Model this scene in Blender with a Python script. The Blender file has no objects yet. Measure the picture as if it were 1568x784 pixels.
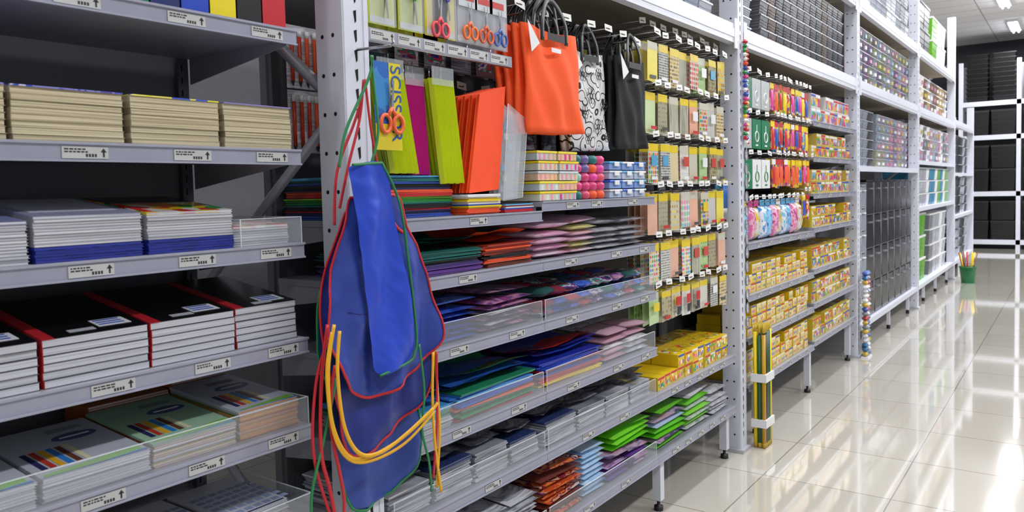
import bpy, math, random
from mathutils import Vector, Matrix, noise as mnoise
random.seed(7)
S=bpy.context.scene
try:
    S.view_settings.view_transform='Standard'
except Exception: pass
# ------------------------------------------------------------ camera
F=1196.0; TH=math.radians(36); P=math.radians(3.0); RO=math.radians(1.4)
C=Vector((1.51,0,1.492))
fw=Vector((-math.sin(TH)*math.cos(P),math.cos(TH)*math.cos(P),-math.sin(P)))
R0=Vector((math.cos(TH),math.sin(TH),0)); U0=R0.cross(fw)
R=R0*math.cos(RO)-U0*math.sin(RO); U=U0*math.cos(RO)+R0*math.sin(RO)
cam=bpy.data.cameras.new('camera'); co=bpy.data.objects.new('camera',cam); S.collection.objects.link(co)
cam.lens=F/1568*36; cam.clip_start=0.02; cam.shift_y=-.0236
cam.dof.use_dof=True; cam.dof.focus_distance=2.7; cam.dof.aperture_fstop=6.3
M=Matrix((R,U,-fw)).transposed().to_4x4(); M.translation=C; co.matrix_world=M
S.camera=co
# ------------------------------------------------------------ materials
def lin(h):
    h=h.lstrip('#'); c=[int(h[i:i+2],16)/255 for i in (0,2,4)]
    return tuple((v/12.92 if v<=.04045 else ((v+.055)/1.055)**2.4) for v in c)+(1,)
MC={}
def mat(hexc,rough=.5,metal=0,alpha=1,name=None,var=.06,emit=0,coat=0):
    key=(hexc,rough,metal,alpha,emit,coat)
    if key in MC: return MC[key]
    m=bpy.data.materials.new(name or 'm_'+hexc.strip('#')); m.use_nodes=True
    nt=m.node_tree; b=nt.nodes['Principled BSDF']
    c=lin(hexc)
    b.inputs['Base Color'].default_value=c; b.inputs['Roughness'].default_value=rough
    b.inputs['Metallic'].default_value=metal; b.inputs['Alpha'].default_value=alpha
    if coat: b.inputs['Coat Weight'].default_value=coat; b.inputs['Coat Roughness'].default_value=.08
    if emit: b.inputs['Emission Color'].default_value=c; b.inputs['Emission Strength'].default_value=emit
    if var and not emit and alpha==1:
        tc=nt.nodes.new('ShaderNodeTexCoord'); n=nt.nodes.new('ShaderNodeTexNoise'); n.inputs['Scale'].default_value=14
        mr=nt.nodes.new('ShaderNodeMapRange'); mr.inputs['To Min'].default_value=1-var*1.6; mr.inputs['To Max'].default_value=1+var
        mx=nt.nodes.new('ShaderNodeVectorMath'); mx.operation='SCALE'; mx.inputs[0].default_value=c[:3]
        nt.links.new(tc.outputs['Object'],n.inputs['Vector']); nt.links.new(n.outputs['Fac'],mr.inputs['Value'])
        nt.links.new(mr.outputs[0],mx.inputs['Scale']); nt.links.new(mx.outputs[0],b.inputs['Base Color'])
    MC[key]=m; return m
def ramp(nt,cols):
    r=nt.nodes.new('ShaderNodeValToRGB'); r.color_ramp.interpolation='CONSTANT'
    e=r.color_ramp.elements
    while len(e)<len(cols): e.new(.5)
    for i,c in enumerate(cols): e[i].position=i/len(cols); e[i].color=lin(c)
    return r
def pmat(name,cols,scale=(30,30,30),rough=.25,kind='voronoi',base=None,rad=.33,coat=0,soft=False):
    """printed packaging: cellular colour pattern / dot grid / stripes"""
    m=bpy.data.materials.new(name); m.use_nodes=True; nt=m.node_tree; b=nt.nodes['Principled BSDF']
    b.inputs['Roughness'].default_value=rough
    if coat: b.inputs['Coat Weight'].default_value=coat; b.inputs['Coat Roughness'].default_value=.06
    tc=nt.nodes.new('ShaderNodeTexCoord'); mp=nt.nodes.new('ShaderNodeMapping'); mp.inputs['Scale'].default_value=scale
    nt.links.new(tc.outputs['Object'],mp.inputs['Vector'])
    r=ramp(nt,cols)
    if soft: r.color_ramp.interpolation='LINEAR'
    if kind in('voronoi','dots'):
        v=nt.nodes.new('ShaderNodeTexVoronoi'); v.inputs['Scale'].default_value=1
        nt.links.new(mp.outputs[0],v.inputs['Vector'])
        sep=nt.nodes.new('ShaderNodeSeparateColor'); nt.links.new(v.outputs['Color'],sep.inputs[0]); nt.links.new(sep.outputs[0],r.inputs[0])
        out=r.outputs[0]
        if kind=='dots':
            v.inputs['Randomness'].default_value=0
            lt=nt.nodes.new('ShaderNodeMath'); lt.operation='LESS_THAN'; lt.inputs[1].default_value=rad
            nt.links.new(v.outputs['Distance'],lt.inputs[0])
            mx=nt.nodes.new('ShaderNodeMix'); mx.data_type='RGBA'; mx.inputs[6].default_value=lin(base)
            nt.links.new(lt.outputs[0],mx.inputs[0]); nt.links.new(out,mx.inputs[7]); out=mx.outputs[2]
    elif kind=='noise':
        v=nt.nodes.new('ShaderNodeTexNoise'); v.inputs['Scale'].default_value=1; v.inputs['Detail'].default_value=3
        nt.links.new(mp.outputs[0],v.inputs['Vector'])
        mr=nt.nodes.new('ShaderNodeMapRange'); mr.inputs['From Min'].default_value=.3; mr.inputs['From Max'].default_value=.7
        nt.links.new(v.outputs['Fac'],mr.inputs[0]); nt.links.new(mr.outputs[0],r.inputs[0]); out=r.outputs[0]
    elif kind=='doodle':
        v=nt.nodes.new('ShaderNodeTexVoronoi'); v.inputs['Scale'].default_value=1
        nt.links.new(mp.outputs[0],v.inputs['Vector'])
        mu=nt.nodes.new('ShaderNodeMath'); mu.operation='MULTIPLY'; mu.inputs[1].default_value=3.2
        fr=nt.nodes.new('ShaderNodeMath'); fr.operation='FRACT'
        nt.links.new(v.outputs['Distance'],mu.inputs[0]); nt.links.new(mu.outputs[0],fr.inputs[0]); nt.links.new(fr.outputs[0],r.inputs[0])
        out=r.outputs[0]
    nt.links.new(out,b.inputs['Base Color'])
    return m
def pages(name,hexc,dark,sc=260):
    m=bpy.data.materials.new(name); m.use_nodes=True; nt=m.node_tree; b=nt.nodes['Principled BSDF']; b.inputs['Roughness'].default_value=.8
    tc=nt.nodes.new('ShaderNodeTexCoord'); mp=nt.nodes.new('ShaderNodeMapping'); mp.inputs['Scale'].default_value=(2,2,sc)
    n=nt.nodes.new('ShaderNodeTexNoise'); n.inputs['Scale'].default_value=1; n.inputs['Detail'].default_value=2
    r=nt.nodes.new('ShaderNodeValToRGB'); r.color_ramp.elements[0].position=.3; r.color_ramp.elements[1].position=.6
    r.color_ramp.elements[0].color=lin(dark); r.color_ramp.elements[1].color=lin(hexc)
    nt.links.new(tc.outputs['Object'],mp.inputs[0]); nt.links.new(mp.outputs[0],n.inputs['Vector']); nt.links.new(n.outputs['Fac'],r.inputs[0]); nt.links.new(r.outputs[0],b.inputs['Base Color'])
    return m
WHITE=mat('#dadce8',.35,name='rack_white'); SHELF=mat('#9a9ba4',.4,.2,name='shelf_grey'); CHAN=mat('#a2a3b4',.3,.1,name='price_channel')
PANEL=mat('#66676e',.5,name='panel_grey'); DARK=mat('#1a1a1d',.5); BLACK=mat('#121214',.35); HOLE=mat('#0b0b0c',.9)
TAG=mat('#eceae6',.35,name='price_tag'); TAGG=mat('#c4c4c2',.35,name='shelf_label'); TXT=mat('#2a2a2c',.6,name='print_black')
ACR=mat('#e8eef5',.03,0,.11,name='clear_acrylic'); ACE=mat('#eef2f6',.05,0,.55,name='acrylic_edge'); CLR=mat('#e6ebf2',.08,0,.22,name='clear_plastic'); CLR2=mat('#cfd4dc',.12,0,.4,name='frosted_plastic')
CHROME=mat('#b8b8bd',.25,.9,name='hook_metal')
RED=mat('#c5212b',.4); YEL=mat('#f2d21c',.4); BLUE=mat('#2b4fb5',.4); GRN=mat('#1e8a3a',.4); ORG=mat('#f0582a',.5); PNK=mat('#e0439c',.4); LIME=mat('#7fd02a',.4)
PUR=mat('#6c3f9a',.4); TEAL=mat('#14706c',.4); NAVY=mat('#20265e',.4); LBLUE=mat('#5fb4e6',.4); CREAM=mat('#e9dfc0',.6); WH=mat('#e8e8ea',.4)
PG_CREAM=pages('pages_cream','#d8cbaa','#8f8264',420); PG_WHITE=pages('pages_white','#dcdce2','#8f9098',420); PG_GREY=pages('pages_grey','#cfd0d8','#a6a7b0',700)
COLS=['#e23b4e','#f4c51f','#2f7fd2','#3fae4a','#e85da6','#f07a26','#7a4bb0','#f4f4f4']
# ------------------------------------------------------------ builder
class B:
    def __init__(s,name): s.n=name; s.v=[]; s.f=[]; s.mi=[]; s.ms=[]; s.sm=[]
    def m(s,mt):
        if mt not in s.ms: s.ms.append(mt)
        return s.ms.index(mt)
    def add(s,vs,fs,mt,smooth=False):
        o=len(s.v); s.v+= [tuple(v) for v in vs]; k=s.m(mt)
        for f in fs: s.f.append([i+o for i in f]); s.mi.append(k); s.sm.append(smooth)
    def box(s,x0,x1,y0,y1,z0,z1,mt,rz=0,M=None):
        vs=[Vector((x,y,z)) for x in(x0,x1) for y in(y0,y1) for z in(z0,z1)]
        if rz:
            c=Vector(((x0+x1)/2,(y0+y1)/2,0)); Rm=Matrix.Rotation(rz,3,'Z'); vs=[Rm@(v-c)+c for v in vs]
        if M is not None: vs=[M@v for v in vs]
        s.add(vs,[(0,1,3,2),(4,6,7,5),(0,4,5,1),(2,3,7,6),(0,2,6,4),(1,5,7,3)],mt)
    def quad(s,p,mt): s.add(p,[tuple(range(len(p)))],mt)
    def prism(s,pts,d,mt):
        n=len(pts); d=Vector(d); vs=[Vector(p) for p in pts]+[Vector(p)+d for p in pts]
        fs=[tuple(range(n)),tuple(reversed(range(n,2*n)))]+[(i,(i+1)%n,n+(i+1)%n,n+i) for i in range(n)]
        s.add(vs,fs,mt)
    def tube(s,pts,r,mt,n=6,closed=False,flat=None):
        pts=[Vector(p) for p in pts]; rings=[]; k=len(pts)
        for i,p in enumerate(pts):
            a=pts[i-1] if (i>0 or closed) else p; b=pts[(i+1)%k] if (i<k-1 or closed) else p
            t=(b-a).normalized() if (b-a).length>1e-9 else Vector((0,0,1))
            up=Vector((1,0,0)) if abs(t.x)<.9 else Vector((0,0,1))
            u=t.cross(up).normalized(); w=t.cross(u).normalized()
            rr=r[i] if isinstance(r,(list,tuple)) else r
            f=flat or 1
            rings.append([p+u*math.cos(2*math.pi*j/n)*rr+w*math.sin(2*math.pi*j/n)*rr*f for j in range(n)])
        vs=[v for q in rings for v in q]; fs=[]
        for i in range(k if closed else k-1):
            for j in range(n):
                a=i*n; b=((i+1)%k)*n
                fs.append((a+j,a+(j+1)%n,b+(j+1)%n,b+j))
        if not closed: fs+= [tuple(reversed(range(n))),tuple(range((k-1)*n,k*n))]
        s.add(vs,fs,mt,True)
    def pillow(s,cx,cy,cz,sx,sy,sz,mt,rz=0,n=6,e=4,noise=0,M=None,tx=0,ty=0):
        c,sn=math.cos(rz),math.sin(rz); vs=[];fs=[]
        for sg in(1,-1):
            for i in range(n+1):
                for j in range(n+1):
                    u=-1+2*i/n; v=-1+2*j/n
                    h=((1-abs(u)**e)*(1-abs(v)**e))**.5*sz/2*sg
                    if noise: h*=1+noise*(random.random()-.5)
                    x=u*sx/2;y=v*sy/2
                    vs.append((cx+x*c-y*sn,cy+x*sn+y*c,cz+h+x*tx+y*ty))
        o=(n+1)**2
        for i in range(n):
            for j in range(n):
                a=i*(n+1)+j; q=(a,a+n+1,a+n+2,a+1); fs.append(q); fs.append(tuple(x+o for x in reversed(q)))
        if M is not None: vs=[M@Vector(v) for v in vs]
        s.add(vs,fs,mt,True)
    def lathe(s,cx,cy,z0,prof,mt,n=16):
        vs=[];fs=[]
        for (r,z) in prof:
            for j in range(n): vs.append((cx+r*math.cos(2*math.pi*j/n),cy+r*math.sin(2*math.pi*j/n),z0+z))
        for i in range(len(prof)-1):
            for j in range(n): fs.append((i*n+j,i*n+(j+1)%n,(i+1)*n+(j+1)%n,(i+1)*n+j))
        s.add(vs,fs,mt,True)
        s.add(vs[:n],[tuple(reversed(range(n)))],mt); s.add(vs[-n:],[tuple(range(n))],mt)
    def wedge(s,x1,dep,z0,H,rise):
        """spine side of a pile is thicker than the open side: pile rises toward the back"""
        s.v=[(x,y,z+rise*min(max((x1-x)/dep,0),1)*(z-z0)/H) for x,y,z in s.v]
    def done(s,bevel=0,parent=None):
        me=bpy.data.meshes.new(s.n); me.from_pydata(s.v,[],s.f)
        for m in s.ms: me.materials.append(m)
        me.polygons.foreach_set('material_index',s.mi); me.polygons.foreach_set('use_smooth',s.sm); me.update()
        ob=bpy.data.objects.new(s.n,me); S.collection.objects.link(ob)
        if bevel:
            bm=ob.modifiers.new('bevel','BEVEL'); bm.width=bevel; bm.segments=2; bm.limit_method='ANGLE'
        if parent: ob.parent=parent
        return ob
def smooth_path(pts,k=6):
    pts=[Vector(p) for p in pts]; out=[]
    for i in range(len(pts)-1):
        p0=pts[max(i-1,0)];p1=pts[i];p2=pts[i+1];p3=pts[min(i+2,len(pts)-1)]
        for j in range(k):
            t=j/k; out.append(.5*((2*p1)+(-p0+p2)*t+(2*p0-5*p1+4*p2-p3)*t*t+(-p0+3*p1-3*p2+p3)*t**3))
    out.append(pts[-1]); return out
rnd=random.uniform; ch=random.choice
# ------------------------------------------------------------ room
def floor_mat():
    m=bpy.data.materials.new('glossy_floor_tile'); m.use_nodes=True; nt=m.node_tree; b=nt.nodes['Principled BSDF']
    tc=nt.nodes.new('ShaderNodeTexCoord'); mp=nt.nodes.new('ShaderNodeMapping'); mp.inputs['Location'].default_value=(-.21+6,-3.94+6,0)
    br=nt.nodes.new('ShaderNodeTexBrick'); br.offset=0; br.inputs['Scale'].default_value=1
    br.inputs['Brick Width'].default_value=.6; br.inputs['Row Height'].default_value=.6; br.inputs['Mortar Size'].default_value=.003
    br.inputs['Color1'].default_value=lin('#d0cabe'); br.inputs['Color2'].default_value=lin('#cac4b8'); br.inputs['Mortar'].default_value=lin('#8a8478')
    n=nt.nodes.new('ShaderNodeTexNoise'); n.inputs['Scale'].default_value=3
    nt.links.new(tc.outputs['Object'],mp.inputs[0]); nt.links.new(mp.outputs[0],br.inputs['Vector']); nt.links.new(br.outputs['Color'],b.inputs['Base Color'])
    nt.links.new(tc.outputs['Object'],n.inputs['Vector'])
    bp=nt.nodes.new('ShaderNodeBump'); bp.inputs['Strength'].default_value=.03; nt.links.new(n.outputs['Fac'],bp.inputs['Height']); nt.links.new(bp.outputs[0],b.inputs['Normal'])
    b.inputs['Roughness'].default_value=.07; b.inputs['Coat Weight'].default_value=.85; b.inputs['Coat Roughness'].default_value=.04; b.inputs['Coat IOR'].default_value=1.65
    return m
b=B('floor'); b.box(-3,7,-3,21.2,-.1,0,floor_mat()); b.done()
def ceil_mat():
    m=bpy.data.materials.new('ceiling_tile'); m.use_nodes=True; nt=m.node_tree; bb=nt.nodes['Principled BSDF']; bb.inputs['Roughness'].default_value=.9
    tc=nt.nodes.new('ShaderNodeTexCoord'); br=nt.nodes.new('ShaderNodeTexBrick'); br.offset=0; br.inputs['Scale'].default_value=1
    br.inputs['Brick Width'].default_value=1.2; br.inputs['Row Height'].default_value=.6; br.inputs['Mortar Size'].default_value=.012
    br.inputs['Color1'].default_value=lin('#e6e6e8'); br.inputs['Color2'].default_value=lin('#e0e0e3'); br.inputs['Mortar'].default_value=lin('#a9a9ae')
    nt.links.new(tc.outputs['Object'],br.inputs['Vector']); nt.links.new(br.outputs['Color'],bb.inputs['Base Color']); return m
b=B('ceiling'); b.box(-3,7,-3,21.2,4.6,4.7,ceil_mat()); b.done()
b=B('wall_back'); b.box(-3,7,21,21.2,0,4.6,mat('#3c3d42',.8)); b.done()
b=B('wall_left'); b.box(-3.1,-3,-3,21.2,0,4.6,mat('#8a8a90',.8)); b.done()
# ceiling fluorescents
EM=mat('#f4f6ff',.5,emit=20)
for i,(x,y) in enumerate([(x,y) for x in(.42,3.2) for y in(-1.4,1.5,4.4,7.3,10.2,13.1,16,18.9)]):
    b=B('ceiling_light'); b.box(x-.09,x+.09,y-.62,y+.62,4.55,4.6,WHITE); b.tube([(x-.045,y-.6,4.53),(x-.045,y+.6,4.53)],.016,EM,8); b.tube([(x+.045,y-.6,4.53),(x+.045,y+.6,4.53)],.016,EM,8); b.done()
    l=bpy.data.lights.new('tube_light','AREA'); l.shape='RECTANGLE'; l.size=.25; l.size_y=1.3; l.energy=(42 if x<2 else 74) if y>2 else (20 if x<2 else 46)
    if y>12: l.energy*=1.5
    l.color=(.97,.985,1)
    lo=bpy.data.objects.new('tube_light',l); lo.location=(x,y,4.48); S.collection.objects.link(lo)
w=bpy.data.worlds.new('w'); S.world=w; w.use_nodes=True; w.node_tree.nodes['Background'].inputs[0].default_value=(.9,.94,1,1); w.node_tree.nodes['Background'].inputs[1].default_value=.38
# ------------------------------------------------------------ white rack
PY=[1.37,4.2,7.03,10.08,13.35,15.9]; PW=.09; PD=.1
def post(b,y,h,detail=True):
    for xf in(0,-1.0):
        b.box(xf-.004,xf,y,y+PW,0.02,h,WHITE)
        b.box(xf-PD,xf-.004,y,y+.004,0.02,h,WHITE); b.box(xf-PD,xf-.004,y+PW-.004,y+PW,0.02,h,WHITE)
        b.box(xf-PD,xf-PD+.004,y+.004,y+.02,0.02,h,WHITE); b.box(xf-PD,xf-PD+.004,y+PW-.02,y+PW-.004,0.02,h,WHITE)
        b.box(xf-PD-.02,xf+.02,y-.015,y+PW+.015,0,.02,mat('#b9bac2',.4))
        b.box(xf,xf+.003,y+.004,y+.018,.02,h,WHITE); b.box(xf,xf+.003,y+PW-.018,y+PW-.004,.02,h,WHITE)
    z=.1; k=0
    while z<h-.05 and detail:
        yc=y+PW*.5
        b.prism([(0.0002,yc-.006,z+.012),(0.0002,yc+.004,z+.016),(0.0002,yc+.004,z-.012),(0.0002,yc-.001,z-.018)],(.0006,0,0),HOLE)
        if k%2==0:
            for xo in(-.035,-.075):
                b.prism([(xo+.0055*math.cos(a*math.pi/4),y-.0003,z+.0055*math.sin(a*math.pi/4)) for a in range(8)],(0,-.0005,0),HOLE)
        z+=.05; k+=1
def beam(b,y0,y1,z0,h=.1,x=0):
    b.box(x-.045,x,y0,y1,z0,z0+h,WHITE); b.box(x-.0001,x+.004,y0,y1,z0+h*.28,z0+h*.72,WHITE)
    b.box(x-.0001,x+.006,y0,y0+.05,z0-.03,z0+h+.03,WHITE); b.box(x-.0001,x+.006,y1-.05,y1,z0-.03,z0+h+.03,WHITE)
rk=B('storage_rack')
heights=[3.9,3.9,3.9,3.9,3.9,2.75]
for i,y in enumerate(PY):
    post(rk,y,heights[i],i<4)
    for j in range(4):
        z=.25+j*.75
        if z+.7<heights[i]:
            a=(-.1,y+.045,z); c=(-1.0,y+.045,z+.7)
            if j%2: a,c=(-.1,y+.045,z+.7),(-1.0,y+.045,z)
            rk.tube([a,c],.018,SHELF,4)
    rk.tube([(-.1,y+.045,2.2),(-1.0,y+.045,2.2)],.018,SHELF,4)
CHIP=mat('#a59a88',.7,name='chipboard')
for i in range(5):
    y0=PY[i]+PW; y1=PY[i+1]
    for z in ([2.26,2.95] if i<4 else [2.3]):
        beam(rk,y0,y1,z); rk.box(-1.0,-.955,y0,y1,z,z+.1,WHITE)
        rk.box(-.955,-.045,y0,y1,z+.08,z+.098,CHIP)
beam(rk,-1.5,PY[0],2.26)
for y0,y1,zs in((PY[2]+PW,PY[3],(.26,1.63)),(PY[3]+PW,PY[4],(.26,1.18,1.73)),(PY[4]+PW,PY[5],(.26,.95,1.6))):
    for z in zs:
        rk.box(-.95,-.002,y0,y1,z-.03,z,WHITE); rk.box(-.002,.004,y0,y1,z-.045,z+.003,WHITE)
for y0 in(7.5,8.6,9.7,10.8,11.8,12.9):
    rk.box(-.06,-.03,y0,y0+.03,.04,.23,WHITE); rk.lathe(-.045,y0+.015,0,[(.018,0),(.018,.04)],DARK,8)
rk.done()
# ------------------------------------------------------------ price labels
def label(b,x,y,z,w=.085,h=.022):
    b.box(x,x+.001,y,y+w,z,z+h,TAGG)
    X=x+.0012
    for k in range(2):
        yy=y+.004
        for j in range(6):
            ww=rnd(.003,.009)
            if yy+ww>y+w*.55: break
            b.quad([(X,yy,z+h*.5+k*.005),(X,yy+ww,z+h*.5+k*.005),(X,yy+ww,z+h*.5+k*.005+.0028),(X,yy,z+h*.5+k*.005+.0028)],TXT); yy+=ww+.0016
    for j in range(4):
        yy=y+w*.5+j*.0055; b.quad([(X,yy,z+.003),(X,yy+.004,z+.003),(X,yy+.004,z+.009),(X,yy,z+.009)],TXT)
    ya=y+w-.009
    b.quad([(X,ya-.0018,z+.003),(X,ya+.0018,z+.003),(X,ya+.0018,z+h*.6),(X,ya-.0018,z+h*.6)],TXT)
    b.quad([(X,ya-.006,z+h*.55),(X,ya+.006,z+h*.55),(X,ya,z+h-.002)],TXT)
def shelf(b,xb,xf,y0,y1,z,lab=None,ch_h=.036,brk=True):
    b.box(xb,xf-.002,y0,y1,z-.018,z,SHELF)
    b.box(xf-.002,xf,y0,y1,z-ch_h,z+.001,CHAN)
    b.box(xf,xf+.005,y0,y1,z-ch_h,z-ch_h+.004,CHAN); b.box(xf,xf+.005,y0,y1,z-.004,z+.001,CHAN)
    if brk:
        for yy in(y0+.002,y1-.005):
            b.prism([(xb,yy,z-.018),(xf-.03,yy,z-.018),(xf-.03,yy,z-.032),(xb,yy,z-.085)],(0,.003,0),SHELF)
    if lab:
        for yy in lab: label(b,xf+.001,yy,z-ch_h+.006)
def fence(name,x,y0,y1,z,h=.07,ends=True):
    b=B(name); b.box(x-.003,x,y0,y1,z+.001,z+h,ACR); b.box(x-.0035,x+.0005,y0,y1,z+h,z+h+.0015,ACE)
    if ends:
        for yy in(y0,y1-.003): b.box(x-.34,x-.003,yy,yy+.003,z+.001,z+h,ACR); b.box(x-.34,x-.003,yy,yy+.003,z+h,z+h+.0015,ACE)
    b.box(x-.0005,x+.0008,y0,y0+.002,z+.001,z+h,ACE); b.box(x-.0005,x+.0008,y1-.002,y1,z+.001,z+h,ACE)
    b.done()
# ------------------------------------------------------------ LEFT gondola
LZ={'5':1.885,'4':1.602,'3':1.380,'2':1.150,'1':.938,'0':.70}
g=B('gondola_shelving')
g.box(-.49,-.46,-.7,1.225,.0,2.2,PANEL)
for yy in(-.1,.4,1.2):
    g.box(-.46,-.44,yy-.015,yy+.015,.1,2.2,mat('#5b5c62',.4,.3))
    for k in range(60): g.quad([(-.4395,yy-.006,.15+k*.033),(-.4395,yy-.002,.15+k*.033),(-.4395,yy-.002,.167+k*.033),(-.4395,yy-.006,.167+k*.033)],HOLE)
for k,z in LZ.items():
    labs=[.68,.90,1.10] if k!='2' else [.71,.925,1.11]
    for (a,c) in ((-.7,.35),(.352,1.225)):
        shelf(g,-.44,0,a,c,z,labs if c>1 else None)
g.box(-.44,-.05,-.7,1.225,.08,.12,SHELF); g.box(-.05,-.04,-.7,1.225,0,.12,SHELF)
g.done()
b=B('lever_arch_files'); y=.55-.07*4; q0=LZ['5']+.0015
for c in ['#20202a','#5e1230','#173c3c','#5e1230','#6d1a3a','#581030','#7a2b52','#0f6166','#127a50','#1c2a66','#2246b8','#e9d31c','#17171b','#c3202e']:
    wd=.064; m=mat(c,.35); b.box(-.31,-.03,y,y+.004,q0,2.195,m); b.box(-.31,-.03,y+wd-.004,y+wd,q0,2.195,m); b.box(-.034,-.028,y,y+wd,q0,2.195,m)
    b.box(-.30,-.04,y+.006,y+wd-.006,q0+.005,2.175,PG_WHITE)
    b.box(-.028,-.027,y+.012,y+wd-.012,2.03,2.14,WH); b.tube([(-.0275,y+wd/2+.01*math.cos(a),1.99+.01*math.sin(a)) for a in [q*math.pi/4 for q in range(8)]],.0015,CHROME,4,True)
    y+=.068
b.done()
def stack(name,x1,dep,y0,y1,z0,n,th,cov,pg,jit=.003,ct=.0009,spine=None,top=None,side=True):
    b=B(name); z=z0+.0005
    for i in range(n):
        dx=rnd(-jit,jit)-.002; dy=rnd(-jit,jit)*.6
        c=cov[i%len(cov)] if not callable(cov) else cov(i)
        if i==n-1 and top: c=top
        a0,a1,c0,c1=x1-dep+dx,x1+dx-jit,y0+dy+.002,y1+dy-.002
        b.box(a0+.001,a1-.001,c0+.001,c1-.002,z+ct,z+th-ct,pg)
        b.box(a0,a1,c0,c1,z,z+ct,c); b.box(a0,a1,c0,c1,z+th-ct,z+th-.0002,c)
        if spine:
            if i==n-1: b.box(a0-.0005,a1+.0008,c0-.001,c0+.022,z+th-ct,z+th+.0002,spine)
            b.box(a0,a1,c0-.001,c0+.0005,z,z+th-.0004,spine)
        elif side: b.box(a0,a1,c0-.0005,c0+.0005,z,z+th-.0003,c)
        z+=th
    b.top=z; return b
z=LZ['4']
VIO=pmat('cover_violet',['#5a55b0','#8a86cf','#3b51c0','#c9c8ea'],(20,20,20),.3,'noise'); YB=pmat('cover_yellow_blue',['#e8dc3a','#3f5fd0','#f0e76a','#e8dc3a'],(14,9,9),.3,'noise')
PRN=pmat('cover_comic',['#e42b2b','#f6d21e','#f4f4f0','#2fa04a','#e8882a','#f6d21e','#f4f4f0','#e42b2b'],(26,26,40),.2,'voronoi',coat=.4)
for (a,c,t,n) in [(.18,.385,VIO,8),(.395,.60,VIO,8),(.605,.81,VIO,8),(.82,1.022,YB,8),(1.03,1.215,mat('#8f86c0',.3),8)]:
    b=stack('workbook_stack',-.012,.28,a,c,z,n,.0122,[mat('#a99c80',.5),mat('#c0b396',.5),mat('#8c8068',.5)],PG_CREAM,.0022,.0006,top=None)
    b.box(-.29,-.014,a+.002,c-.003,b.top,b.top+.0026,t); b.done()
z=LZ['3']; NB=pmat('cover_navy',['#1f2c86','#2a3aa8','#1a2470'],(30,30,200),.35,'noise')
GC=mat('#b0b0b8',.4)
NBP=pages('pages_navy_edge','#3a48a8','#18206a',420)
for (a,c,n,t) in [(.2,.41,14,mat('#8a8fc0',.25)),(.42,.625,14,mat('#8a8fc0',.25)),(.632,.838,15,mat('#a4a8c4',.2)),(.845,1.047,15,PRN),(1.053,1.21,8,PRN)]:
    if .6<a<1:
        b=stack('colouring_book_stack',-.014,.285,a,c,z,5,.0058,[NB],NBP,.002); zt=b.top
        b2=stack('colouring_book_stack',-.014,.285,a,c,zt,n-5,.0056,[GC],PG_WHITE,.002,.0006,top=t)
        for f,mi,sm in zip(b2.f,b2.mi,b2.sm): b.f.append([i+len(b.v) for i in f]); b.mi.append(b.m(b2.ms[mi])); b.sm.append(sm)
        b.v+=b2.v; b.top=b2.top
    else: b=stack('colouring_book_stack',-.014 if a<1 else -.03,.285,a,c,z,n,.0056,[GC],PG_WHITE,.002,.0006,top=t)
    if .8<a<1:
        b.box(-.285,-.17,a+.004,c-.005,b.top,b.top+.0007,mat('#1c1c20',.2)); b.box(-.165,-.03,a+.004,a+.02,b.top,b.top+.0007,RED)
    if .6<a<.8: b.box(-.28,-.08,a+.02,c-.02,b.top,b.top+.0006,mat('#c8ccdc',.25))
    b.wedge(-.014,.285,z,.085,.034); b.done()
fence('acrylic_divider',-.003,1.052,1.222,z,.062)
z=LZ['2']; BK=mat('#0b0b0e',.25,coat=.15); RS=mat('#b3202a',.35)
for (a,c) in [(.22,.425),(.427,.630),(.633,.838),(.841,1.04),(1.043,1.215)]:
    n=6
    b=stack('hardcover_notebook_stack',-.012 if a<1 else -.02,.29,a,c,z,n,.0150,[mat('#46464e',.4)],PG_GREY,.0022,.0009,spine=RS,top=BK)
    b.box(-.09,-.045,c-.085,c-.02,b.top,b.top+.0006,mat('#e6e8ee',.3))
    for k in range(3): b.box(-.085+k*.013,-.078+k*.013,c-.08,c-.03,b.top+.0006,b.top+.0009,mat('#4a66b8',.4))
    b.box(-.05,-.035,a+.06,a+.11,b.top,b.top+.0006,mat('#b8bcc4',.3))
    b.wedge(-.012,.29,z,.09,.046); b.done()
z=LZ['1']
SIL=mat('#bcc2d0',.3); LGR=mat('#9fc4a8',.35); ORC=mat('#c9703a',.4); PGO=pages('pages_orange','#e0a060','#b06030',420)
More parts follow.
